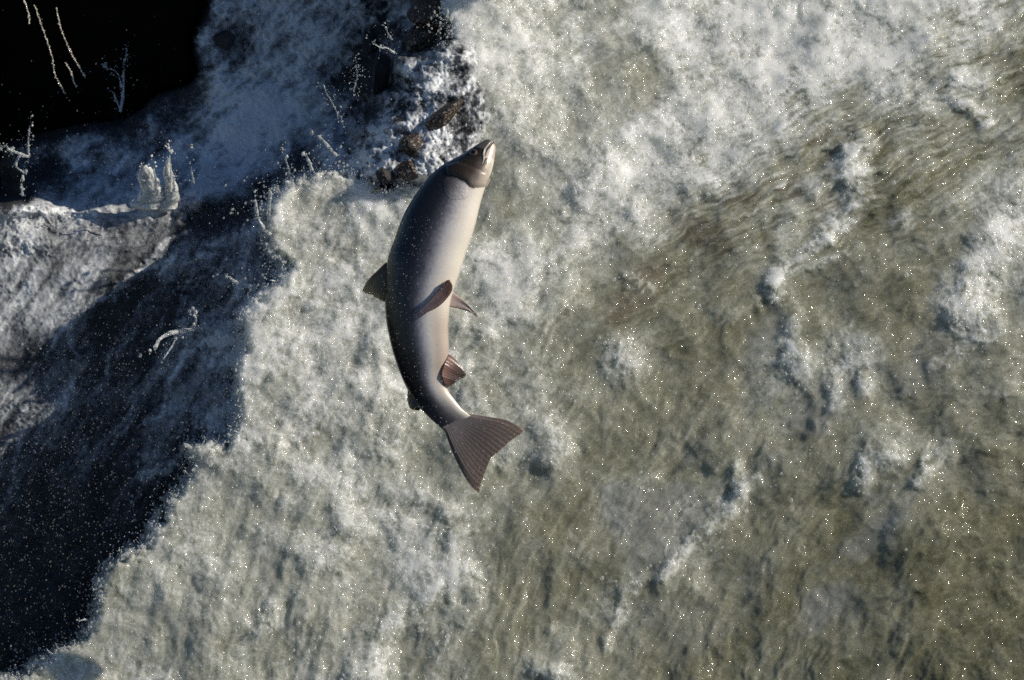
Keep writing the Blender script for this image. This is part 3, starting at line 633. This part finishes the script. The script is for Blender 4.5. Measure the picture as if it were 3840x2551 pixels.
# round the snout shut
BPv = BP.reshape(-1, 3)
cap0, cap1 = BP[0].mean(0), BP[-1].mean(0)
att = {'col': col.reshape(-1, 3), 'spot': spot.ravel(), 'pale': pale.ravel()}
fobj('body', BPv, q, MAT_SKIN, attrs=att)
NRM = np.cross(np.gradient(BP, axis=1), np.gradient(BP, axis=0)); NRM /= np.linalg.norm(NRM, axis=-1, keepdims=True) + 1e-12
if (NRM[100, 40] @ lat[100]) < 0: NRM = -NRM
def patch(name, poly, lift, edge, side, colour, fn=None, mat=None):
    """a plate lying on the flank: the body's own surface inside a polygon, lifted by its thickness"""
    sd = poly_sd(tpx, tpy, poly)
    front = np.broadcast_to((ph <= np.pi)[None], sd.shape) if side > 0 else np.broadcast_to((ph > np.pi)[None], sd.shape)
    keep = (sd > 0) & front
    off = lift * smooth(0, edge, sd) * 0.75 + lift * 0.25
    if fn is not None: off = off + fn(tpx, tpy) * smooth(0, edge, sd)
    P = (BP + NRM * off[..., None]).reshape(-1, 3)
    kq = keep.ravel()[q].all(1); qq = q[kq]
    used = np.zeros(len(P), bool); used[qq.ravel()] = True; idx = np.cumsum(used) - 1
    return fobj(name, P[used], idx[qq], mat or MAT_SKIN, attrs={'col': colour.reshape(-1, 3)[used], 'spot': spot.ravel()[used] * 0.4, 'pale': pale.ravel()[used]})
GILL = px_poly(c5([(1250,470),(1400,420),(1560,470),(1680,520),(1780,560),(1800,640),(1750,745),(1680,757),(1600,757),(1545,738),(1490,675),(1390,618),(1265,596)]))
PECT = px_poly(c5([(1552,735),(1480,690),(1390,630),(1275,612),(1225,650),(1215,720),(1235,830),(1290,900),(1400,918),(1500,905),(1550,850)]))
gcol = mixc(hc, (.42, .34, .29), 0.5 * smooth(.7, .9, tt))
ang = np.arctan2(tpy - 702, 1758 - tpx)
pc = mixc(col, mixc(ramp_np(tt + wob, [(0, (.03, .03, .035)), (.3, (.07, .065, .07)), (.48, (.20, .185, .19)), (.62, (.46, .42, .42)), (.9, (.72, .65, .62))]), (.10, .09, .10), 0.45 * (0.5 + 0.5 * np.sin(ang * 60)) * smooth(1700, 1640, tpx)), 0.45 * np.ones_like(tpx))
for sdn in (1, -1):
    patch('gill_cover', GILL, 0.0040, 14, sdn, gcol)
    patch('pectoral_fin', PECT, 0.0022, 22, sdn, pc, lambda x, y: 0.0007 * np.sin(np.arctan2(y - 702, 1758 - x) * 60), MAT_SKIN)
def flank(px, py, side=1):
    d = (tpx - px) ** 2 + (tpy - py) ** 2 + np.where((ph <= np.pi) == (side > 0), 0, 1e9)[None]
    j = np.unravel_index(np.argmin(d), d.shape); return BP[j], NRM[j]
def blob(name, c, n, r, flat, mat, parent=None):
    V, T = icosphere(3)
    n = n / np.linalg.norm(n); h = np.cross(n, [0, 1, 0.2]); h /= np.linalg.norm(h); g_ = np.cross(n, h)
    P = c + (V[:, :1] * h + V[:, 1:2] * g_) * r + V[:, 2:] * n * r * flat
    return fobj(name, P, T, mat, parent)
for sdn in (1, -1):
    c, n_ = flank(1776, 573, sdn)
    e = blob('eye', c, n_, 0.0088, 0.45, MAT_IRIS)
    blob('pupil', c + n_ * 0.0026, n_, 0.0058, 0.5, MAT_PUPIL, e)
def tube(P, r, k=10):
    P = np.asarray(P, float); n = len(P); r = np.broadcast_to(r, (n,))
    T_ = np.gradient(P, axis=0); T_ /= np.linalg.norm(T_, axis=1, keepdims=True) + 1e-12
    a_ = np.cross(T_, [0.3, 0.2, 0.93]); a_ /= np.linalg.norm(a_, axis=1, keepdims=True) + 1e-12; b_ = np.cross(T_, a_)
    th = np.linspace(0, 2 * np.pi, k, endpoint=False)
    V = P[:, None] + (a_[:, None] * np.cos(th)[None, :, None] + b_[:, None] * np.sin(th)[None, :, None]) * r[:, None, None]
    i = np.arange(n * k).reshape(n, k); q = np.stack([i[:-1], np.roll(i, -1, 1)[:-1], np.roll(i, -1, 1)[1:], i[1:]], -1).reshape(-1, 4)
    return V.reshape(-1, 3), q
for sdn in (1, -1):
    pts = [flank(x, y, sdn) for x, y in catmull([(1843,529),(1830,545),(1818,560),(1813,577),(1814,595),(1808,615)], 24)]
    V, qq = tube([p + n_ * 0.0005 for p, n_ in pts], np.interp(np.linspace(0, 1, 24), [0, .2, .7, 1], [.0012, .0024, .0023, .0010])); fobj('upper_jaw', V, qq, MAT_LIP)
    pts = [flank(x, y, sdn) for x, y in catmull([(1850,536),(1838,549),(1826,566),(1820,584)], 20)]
    V, qq = tube([p for p, n_ in pts], np.interp(np.linspace(0, 1, 20), [0, .4, 1], [.0014, .0017, .0006])); fobj('mouth', V, qq, MAT_MOUTH)

def fin(name, base, outer, side0, side1, zb, zo, col0, col1, thick=0.0022, rays=24, nu=72, nv=40, bulge=0.0, edge_dark=0.3, label=None, knob=None):
    """a fin from its four edges: a thin closed blade with raised rays"""
    B, O, S0, S1 = (catmull(P, n_) for P, n_ in ((base, nu), (outer, nu), (side0 or [base[0], outer[0]], nv), (side1 or [base[-1], outer[-1]], nv)))
    u = np.linspace(0, 1, nu)[None, :, None]; v = np.linspace(0, 1, nv)[:, None, None]
    P2 = (1 - v) * B[None] + v * O[None] + (1 - u) * S0[:, None] + u * S1[:, None] - ((1 - u) * (1 - v) * B[0] + u * (1 - v) * B[-1] + (1 - u) * v * O[0] + u * v * O[-1])
    uu, vv = np.broadcast_to(u[..., 0], (nv, nu)), np.broadcast_to(v[..., 0], (nv, nu))
    rg = np.abs(np.sin(uu * np.pi * rays))
    P2 = P2 + ((rng.random((nu, 2)) - .5) * 3.0)[None] * smooth(.8, 1, vv)[..., None]
    zb = np.asarray(zb, float); z = (zb if zb.ndim == 0 else np.interp(uu, np.linspace(0, 1, len(zb)), zb)) * (1 - vv) + zo * vv + bulge * np.sin(vv * np.pi * .9) + 0.0015 * np.sin(uu * 9 + vv * 2) * vv
    th = thick * (1 - vv) ** 0.8 * 0.5 + 0.0004 + 0.0004 * rg * (1 - vv)
    th = th * np.clip(np.minimum(uu, 1 - uu) * 12, 0.15, 1)
    if knob: th = th + knob * smooth(.30, .0, vv) * np.sqrt(np.clip(1 - (2 * uu - 1) ** 2, 0, 1))
    c = col0 + (np.asarray(col1) - col0) * (vv ** 1.2)[..., None]
    c = c * (1 - 0.45 * rg[..., None] * smooth(.1, .5, vv)[..., None]) * (1 - edge_dark * smooth(.15, 0, uu))[..., None]
    Pf = loc(P2[..., 0], P2[..., 1], z + th).reshape(-1, 3); Pk = loc(P2[..., 0], P2[..., 1], z - th).reshape(-1, 3)
    q = grid_faces(nv, nu); n_ = nu * nv
    rim_ = np.r_[np.arange(nu), np.arange(1, nv) * nu + nu - 1, (nv - 1) * nu + np.arange(nu - 2, -1, -1), np.arange(nv - 2, 0, -1) * nu]
    r2 = np.roll(rim_, -1)
    rq = np.stack([rim_, r2, r2 + n_, rim_ + n_], 1)
    o = fobj(name, np.vstack([Pf, Pk]), np.vstack([q, q[:, ::-1] + n_, rq]), MAT_FIN, attrs={'col': np.vstack([c.reshape(-1, 3)] * 2), 'solid': np.tile((1 - 0.38 * smooth(.3, 1, vv) * (1 - .7 * rg)).ravel(), 2)})
    if label: o['label'] = label
    return o
C_ = np.array
fin('dorsal_fin', [(1462,985),(1456,1040),(1453,1090),(1462,1140)], [(1358,1088),(1372,1100),(1395,1108),(1444,1136)], [(1462,985),(1446,985),(1420,1010),(1380,1050),(1358,1088)], None, -.012, -.018,
    C_([.055, .05, .03]), C_([.42, .35, .11]), rays=13)
fin('adipose_fin', [(1536,1448),(1552,1478),(1565,1500),(1580,1527)], [(1530,1462),(1527,1500),(1541,1534),(1572,1541)], None, None, -.008, -.012, C_([.05, .045, .035]), C_([.045, .04, .025]), rays=5, thick=.004, nu=40, nv=16)
fin('anal_fin', [(1684,1328),(1667,1365),(1657,1405),(1672,1452)], [(1748,1400),(1744,1414),(1726,1422),(1694,1444)], [(1684,1328),(1700,1340),(1728,1370),(1748,1400)], [(1672,1452),(1680,1454),(1694,1444)], [.016, .026, .026, .014], .012,
    C_([.30, .16, .12]), C_([.10, .065, .055]), rays=11, thick=.008)
fz = flank(1672, 1085)[0][2]
fin('pelvic_fin', [(1668,1056),(1684,1050),(1696,1066),(1697,1088)], [(1557,1186),(1556,1188),(1556,1190),(1557,1192)], [(1668,1056),(1657,1076),(1624,1112),(1591,1147),(1557,1186)], [(1697,1088),(1684,1110),(1659,1138),(1632,1158),(1597,1174),(1557,1192)], fz + .012, fz + .030,
    C_([.16, .07, .04]), C_([.20, .19, .24]), rays=8, thick=.006, knob=.006, edge_dark=0)
fin('pelvic_fin', [(1690,1092),(1684,1112),(1682,1130),(1680,1150)], [(1789,1182),(1788,1184),(1787,1185),(1786,1185)], [(1690,1092),(1708,1102),(1742,1130),(1768,1156),(1789,1182)], [(1680,1150),(1700,1154),(1726,1160),(1758,1170),(1786,1185)], .010, .0,
    C_([.52, .40, .36]), C_([.34, .31, .33]), rays=8, thick=.004, edge_dark=0)
fin('tail_fin', [(1652,1604),(1690,1588),(1716,1566),(1738,1536)], [(1797,1852),(1806,1808),(1824,1759),(1843,1717),(1874,1690),(1912,1656),(1969,1616)], [(1652,1604),(1668,1620),(1684,1664),(1706,1717),(1740,1786),(1771,1829),(1797,1852)],
    [(1738,1536),(1754,1550),(1790,1557),(1836,1564),(1893,1574),(1931,1591),(1969,1616)], -.003, .004, C_([.19, .165, .165]), C_([.27, .19, .15]), rays=17, thick=.014, nu=110, nv=70, edge_dark=.2)

# ------------------------------------------------------------------ splashes thrown up by the water
SPH = icosphere(2)
LOOSE = []                        # single drops flying about the splashes
def jet_mesh(specs, seed):
    """jets (photo px line, depths, radii mm) and beads: wobbling liquid ropes"""
    rg = np.random.default_rng(seed); VV, FF_, n0 = [], [], 0
    for pts, z0, z1, r0, r1, beads in specs:
        if beads < 0:                                   # a heap of froth: a tapering lump, its skin broken into bubbles
            V, T5 = ICO5; a_ = np.array(pts, float); P0, P1 = loc(*a_[0], z0), loc(*a_[1], z1)
            t_ = (V[:, 1] + 1) / 2; ax = P0 + (P1 - P0) * t_[:, None]
            wd = (r0 * (1 - t_) ** 0.75 + r1 * np.sqrt(np.clip(1 - t_ ** 6, 0, 1))) * 0.001
            hx, hy = V[:, 0] * 60 + seed * 31, V[:, 1] * 150 + V[:, 2] * 45
            wd = wd * (0.8 + 0.55 * fbm(hx, hy, 60, 3, seed) + 0.42 * (caul(hx, hy, 34, 3) - .4) + 0.22 * (caul(hx, hy, 15, 4) - .4))
            nn_ = V[:, [0, 2]] / (np.linalg.norm(V[:, [0, 2]], axis=1, keepdims=True) + 1e-6) * np.minimum(1, np.linalg.norm(V[:, [0, 2]], axis=1, keepdims=True) * 2.2)
            V = ax + np.stack([nn_[:, 0], np.zeros(len(V)), nn_[:, 1] * .7], 1) * wd[:, None] + np.stack([.006 * np.sin(t_ * 7 + seed), 0 * t_, 0 * t_], 1)
            VV.append(V); FF_.append(T5 + n0); n0 += len(V)
            continue
        L = catmull(pts, 26 if len(pts) > 1 else 2); n = len(L); t_ = np.linspace(0, 1, n)
        P = loc(L[:, 0], L[:, 1], z0 + (z1 - z0) * t_)
        r = (r0 + (r1 - r0) * t_ ** 0.8) * 0.001 * (1 + 0.22 * np.sin(t_ * rg.uniform(8, 16) + rg.uniform(0, 6)) + 0.07 * rg.normal(size=n)).clip(0.35, 2)
        r *= 0.62; r[0] *= 0.5; r[-1] *= 0.25
        V, q = tube(P + rg.normal(size=P.shape) * 0.0003, r, 9)
        VV.append(V); FF_.append(np.vstack([q[:, [0, 1, 2]], q[:, [0, 2, 3]]]) + n0); n0 += len(V)
        nb = beads
        for k in range(int(6 + beads * 1.5)):
            c_ = P[rg.integers(0, n)] + rg.normal(size=3) * np.array([.016, .018, .02])
            LOOSE.append((c_, 0.001 * rg.uniform(.4, 1.5)))
        for k in range(nb):
            a_ = rg.random() ** 0.6 * 1.25
            c_ = P[-1] + (P[-1] - P[0]) * (a_ - 0.85) * 0.9 + rg.normal(size=3) * 0.004
            rr_ = 0.001 * min(max(r1, .8), 4) * rg.uniform(.25, 1.2)
            V = SPH[0] * rr_ * np.array([1, rg.uniform(.9, 1.5), 1]) + c_
            VV.append(V); FF_.append(SPH[1] + n0); n0 += len(V)
    return np.vstack(VV), np.vstack(FF_)
SPLASHES = [
 ('frothy splash knot at the far left against the black cliff', [([(110,590),(70,575),(28,560)],-.70,-.66,5,6,10), ([(110,585),(105,545),(112,470)],-.70,-.66,5,2.5,10), ([(80,570),(60,620),(90,650)],-.7,-.7,6,3,4), ([(30,560),(24,545)],-.66,-.66,4,2,4)]),
 ('short bead column rising from the lit foam at the far left', [([(84,735),(82,705),(80,690)],-.72,-.70,4,4,5)]),
 ('forked dark splash standing before the middle of the black cliff', [([(450,420),(462,350),(464,262)],-1.2,-1.25,7,3,12), ([(458,330),(440,275),(396,250)],-1.22,-1.25,3.5,1.6,6), ([(455,420),(425,350),(420,345)],-1.2,-1.22,5,2,4), ([(396,250),(392,247)],-1.25,-1.25,6,6,3), ([(466,250),(475,180)],-1.25,-1.24,1.2,1.2,8)]),
 ('plump sunlit splash left of the two bright ones over the blue stream', [([(560,795),(556,618)],-.88,-.80,17,15,-1), ([(545,690),(535,650),(532,630)],-.82,-.80,4,2,14), ([(575,760),(585,690),(575,625)],-.8,-.74,5,3,8)]),
 ('tall tapering sunlit splash, right one of the bright pair over the blue stream', [([(632,795),(638,585)],-.88,-.79,18,3,-1), ([(655,720),(652,680),(650,660)],-.82,-.80,4,2,10), ([(640,720),(642,660),(636,580)],-.78,-.72,5,2,10), ([(618,545),(645,572)],-.72,-.72,2.5,3,8)]),
 ('thin drip of water hanging right of the tall splash', [([(727,690),(720,650),(716,625)],-.82,-.78,4,2,6)]),
 ('single round drop floating above the thin drip over the blue stream', [([(717,543),(719,558)],-.78,-.78,5.5,5,0)]),
 ('slanting string of beads in the blue shade', [([(1214,318),(1222,345),(1240,375),(1258,410),(1268,432)],-.70,-.66,1.4,1.8,26)]),
 ('loose crown of drops left of the black upright rock', [([(1325,345),(1338,290),(1335,245)],-.66,-.60,2.5,1.5,26), ([(1325,340),(1345,280)],-.64,-.6,2,1,16)]),
 ('stubby pale finger of water pointing up left, upper one by the blue shade edge', [([(1262,585),(1240,560),(1215,530),(1190,508)],-.62,-.58,8,4,5)]),
 ('thin stalk with a round ball on top at the edge of the blue shade', [([(1088,655),(1078,620),(1068,592)],-.62,-.58,4,3,4), ([(1056,558),(1058,562)],-.58,-.58,7,6,1)]),
 ('short stalk of water beside the one with a ball on top', [([(1170,640),(1158,605),(1146,575)],-.62,-.58,6,4,6)]),
 ('glassy finger at the left tip of the icy lobe of the fall', [([(1010,840),(1008,790),(1014,745),(1010,705)],-.55,-.50,8,5,5)]),
 ('bent glassy finger furthest left on the lobe of the fall', [([(1000,870),(972,830),(962,790),(958,748)],-.55,-.50,9,5,5), ([(985,860),(1010,880)],-.55,-.52,9,7,2)]),
 ('hooked splash lifted from the spray beside the black upright rock', [([(1480,200),(1450,180),(1425,178),(1395,160)],-.58,-.54,5,2,8), ([(1470,150),(1452,120),(1448,100)],-.58,-.54,5,2,6)]),
 ('pointed white finger of water reaching left over the dark rock band', [([(960,1080),(910,1065),(880,1055),(856,1036)],-.60,-.56,12,4,6)]),
 ('curling splash hanging over the dark rock at the lower left of the fall', [([(760,1230),(700,1240),(640,1250),(600,1272),(578,1312)],-.62,-.56,9,8,10), ([(660,1246),(650,1290),(610,1350)],-.6,-.58,5,2,6), ([(720,1240),(735,1200),(725,1180)],-.6,-.56,6,4,6)]),
]
for k, (lab, specs) in enumerate(SPLASHES):
    V, T_ = jet_mesh(specs, 900 + k)
    c_ = V.mean(0)
    o = mesh_obj('water_splash', wld(V - c_), T_, MAT_HEAP if min(q_[5] for q_ in specs) < 0 else MAT_SPLASH); o.location = wld(c_)
    tag(o, lab, 'splash', 'splashes thrown up along the edge of the fall')
M = Mat('trickle_water')
M.set(Base_Color=(0.85, 0.78, 0.66, 1), Roughness=0.12, IOR=1.33, Coat_Weight=1.0, Coat_Roughness=0.08); MAT_TRICKLE = M.m
for k, (lab, P_) in enumerate([
 ('long bent thread of bright water dripping down before the black cliff', [(130,20),(155,95),(180,165),(198,230),(208,285),(245,352)]),
 ('broken straight thread of bright drips right of the long bent one', [(212,35),(225,95),(245,150),(265,195),(290,240),(320,290)]),
 ('shortest curled drip thread low between the two long ones', [(246,236),(268,275),(276,305),(286,325)]),
 ('dotted drip thread at the top edge in the far left corner', [(82,-20),(98,20),(108,60),(110,90)])]):
    L = catmull(P_, 46 if k < 2 else 24); P = loc(L[:, 0], L[:, 1], -1.08); rg = np.random.default_rng(40 + k); VV, FF_, n0 = [], [], 0
    r = (0.0004 + 0.0009 * rg.random(len(P)) ** 2) * (1.0 if k != 1 else .8)
    V, q = tube(P + rg.normal(size=P.shape) * .0008, r, 6); VV.append(V); FF_.append(np.vstack([q[:, [0, 1, 2]], q[:, [0, 2, 3]]])); n0 = len(V)
    for j in range(len(P)):
        V = SPH[0] * rg.uniform(.0007, .0019) * np.array([1, 1.4, 1]) + P[j] + rg.normal(size=3) * .001; VV.append(V); FF_.append(SPH[1] + n0); n0 += len(V)
    V = np.vstack(VV); c_ = V.mean(0); o = mesh_obj('water_trickle', wld(V - c_), np.vstack(FF_), MAT_TRICKLE); o.location = wld(c_)
    tag(o, lab, 'trickle', 'threads of water dripping in front of the cliff')
rg = np.random.default_rng(77); specs = []
E = catmull(np.array(EDGE[3:-3], float) * F, 900); TE = np.gradient(E, axis=0); TE /= np.linalg.norm(TE, axis=1, keepdims=True); NE = np.stack([TE[:, 1], -TE[:, 0]], 1)
if (NE @ np.array([-1, -.2])).mean() < 0: NE = -NE
for k in range(230):
    i_ = rg.integers(10, 890); p = E[i_] - NE[i_] * rg.uniform(0, 26); ln = rg.uniform(14, 52) * rg.random() ** .5
    d = NE[i_] + TE[i_] * rg.normal() * .5 + np.array([-.1, -.35]); d /= np.linalg.norm(d)
    z_ = float(main_z(np.clip(p[0], 0, 4400), np.clip(p[1], 0, 3000))[0])
    z_ = max(z_, -0.75)
    specs.append(([tuple(p), tuple(p + d * ln * .5 + rg.normal(size=2) * 4), tuple(p + d * ln)], z_ - .01, z_ + rg.uniform(-.02, .03), rg.uniform(2, 5), rg.uniform(.8, 2.2), rg.integers(0, 5)))
V, T_ = jet_mesh(specs, 901)
tag(mesh_obj('edge_splashes', wld(V), T_, MAT_SPLASH), 'ragged fingers and beads along the edge of the white water', 'splash', kind='stuff')

# ------------------------------------------------------------------ drops
import_ico1 = icosphere(1)
def drops(P, R, name, mat, label, ico=None):
    V, T = ico or import_ico1
    n = len(P); k = len(V)
    st = 1 + 0.5 * rng.random((n, 1, 1)) * np.array([[[0, 1, 0]]])
    A = (P[:, None, :] + V[None] * R[:, None, None] * st).reshape(-1, 3)
    FF = (T[None] + (np.arange(n) * k)[:, None, None]).reshape(-1, 3)
    o = mesh_obj(name, wld(A), FF, mat)
    return tag(o, label, 'spray', kind='stuff')
ICO0 = icosphere(1)
_V20 = np.array([(0, 1, 1.618), (0, -1, 1.618), (0, 1, -1.618), (0, -1, -1.618), (1, 1.618, 0), (-1, 1.618, 0), (1, -1.618, 0), (-1, -1.618, 0), (1.618, 0, 1), (1.618, 0, -1), (-1.618, 0, 1), (-1.618, 0, -1)]) / 1.902
_d = np.linalg.norm(_V20[:, None] - _V20[None], axis=-1); _T = []
for a_ in range(12):
    for b_ in range(a_ + 1, 12):
        for c_ in range(b_ + 1, 12):
            if max(_d[a_, b_], _d[b_, c_], _d[a_, c_]) < 1.1:
                _T.append((a_, b_, c_) if np.cross(_V20[b_] - _V20[a_], _V20[c_] - _V20[a_]) @ _V20[a_] > 0 else (a_, c_, b_))
ICO20 = (_V20, np.array(_T))
def fall_points(n, p_of, clump=False):
    dx = rng.uniform(-60, 4000, n); dy = rng.uniform(-100, 2650, n)
    z_, f_, s_ = main_z(dx, dy); g_ = fine[np.clip(((dy + 900) / step).astype(int), 0, PX.shape[0] - 1), np.clip(((dx + 120) / step).astype(int), 0, PX.shape[1] - 1)]
    pr = p_of(f_, g_)
    if clump: pr = pr * (0.06 + 3.4 * smooth(-.05, .45, fbm(dx, dy, 190, 3, 251)) * (0.4 + 1.2 * smooth(0, .4, fbm(dx, dy, 45, 2, 253))))
    ok = (s_ > -10) & (rng.random(n) < pr)
    return dx[ok], dy[ok], z_[ok], f_[ok]
dx, dy, z_, f_ = fall_points(110000, lambda f, g: np.clip(f * 1.2 - 0.15, 0.02, 1) * np.clip(0.35 + 1.6 * g, 0.05, 1))
r = (0.0008 + 0.0026 * rng.random(len(dx)) ** 3) * (0.7 + 0.5 * f_)
drops(loc(dx, dy, z_ + r * (-0.5 + 1.1 * rng.random(len(dx)))), r, 'froth', MAT_FROTH, 'white froth of bubbles carried on the sunlit fall', ICO20)
dx, dy, z_, f_ = fall_points(44000, lambda f, g: 0.003 + 1.25 * f ** 2.4, True)
r = 0.0007 + 0.0048 * rng.random(len(dx)) ** 4
drops(loc(dx, dy, z_ + r * 0.6 + 0.03 * rng.random(len(dx)) ** 3), r, 'water_drops', MAT_DROP, 'sparkling drops scattered over the sunlit white water')
n = 60000
ii = rng.integers(0, QX.shape[0], n), rng.integers(0, QX.shape[1], n)
pk = np.clip(cov[ii] - .12, 0, 1) * (1 + 2.5 * band[ii]) * (1.05 - so[ii]) * np.clip(.4 + 1.4 * fine2[ii], .05, 1); ok = (rng.random(n) < pk) & keep2[ii]
dx, dy, z_ = QX[ii][ok], QY[ii][ok], ZS[ii][ok]
r = 0.0008 + 0.0026 * rng.random(len(dx)) ** 3
drops(loc(dx, dy, z_ + r * rng.uniform(0, 4, len(dx))), r, 'side_drops', MAT_DROP, 'drops and bubbles tossed over the side stream', ICO20)
n = 5200
k_i = rng.integers(5, 895, n); off = np.abs(rng.normal(0, 1, n)) ** 1.3 * 46 * (0.25 + 1.5 * rng.random(900)[k_i // 30 * 30]) - 12
pe = E[k_i] + NE[k_i] * off[:, None] + TE[k_i] * rng.normal(0, 22, n)[:, None]
ze = np.maximum(main_z(np.clip(pe[:, 0], 0, 4400), np.clip(pe[:, 1], 0, 3000))[0], -.62)
r = 0.0005 + 0.0026 * rng.random(n) ** 4
drops(loc(pe[:, 0], pe[:, 1], ze + rng.uniform(-.06, .10, n)), r, 'edge_spray', MAT_DROP, 'drops thrown off the ragged edge of the white water', ICO20)
drops(np.array([p_ for p_, r_ in LOOSE]), np.array([r_ for p_, r_ in LOOSE]), 'flying_drops', MAT_SPLASH, 'single drops flying about the splashes')
n = 1500
dx = rng.uniform(1420, 1960, n); dy = rng.uniform(800, 1880, n); r = 0.0004 + 0.0006 * rng.random(n) ** 3
drops(loc(dx, dy, rng.uniform(.09, .3, n)), r, 'spray_before_fish', MAT_DROP, 'tiny drops in the air around the salmon', ICO20)
n = 9000
dx = np.abs(rng.normal(0, 1, n)) * 560 - 60; dy = rng.normal(1800, 560, n)
ax = rng.uniform(0, 3840, 450); ay = rng.uniform(0, 2551, 450)
dx = np.r_[dx, ax]; dy = np.r_[dy, ay]
dz = rng.uniform(-0.60, 0.45, len(dx)); r = 0.0003 + 0.0014 * rng.random(len(dx)) ** 3.5
drops(loc(dx, dy, dz), r, 'water_spray', MAT_MIST, 'fine spray hanging in the air before the dark rock', ICO20)
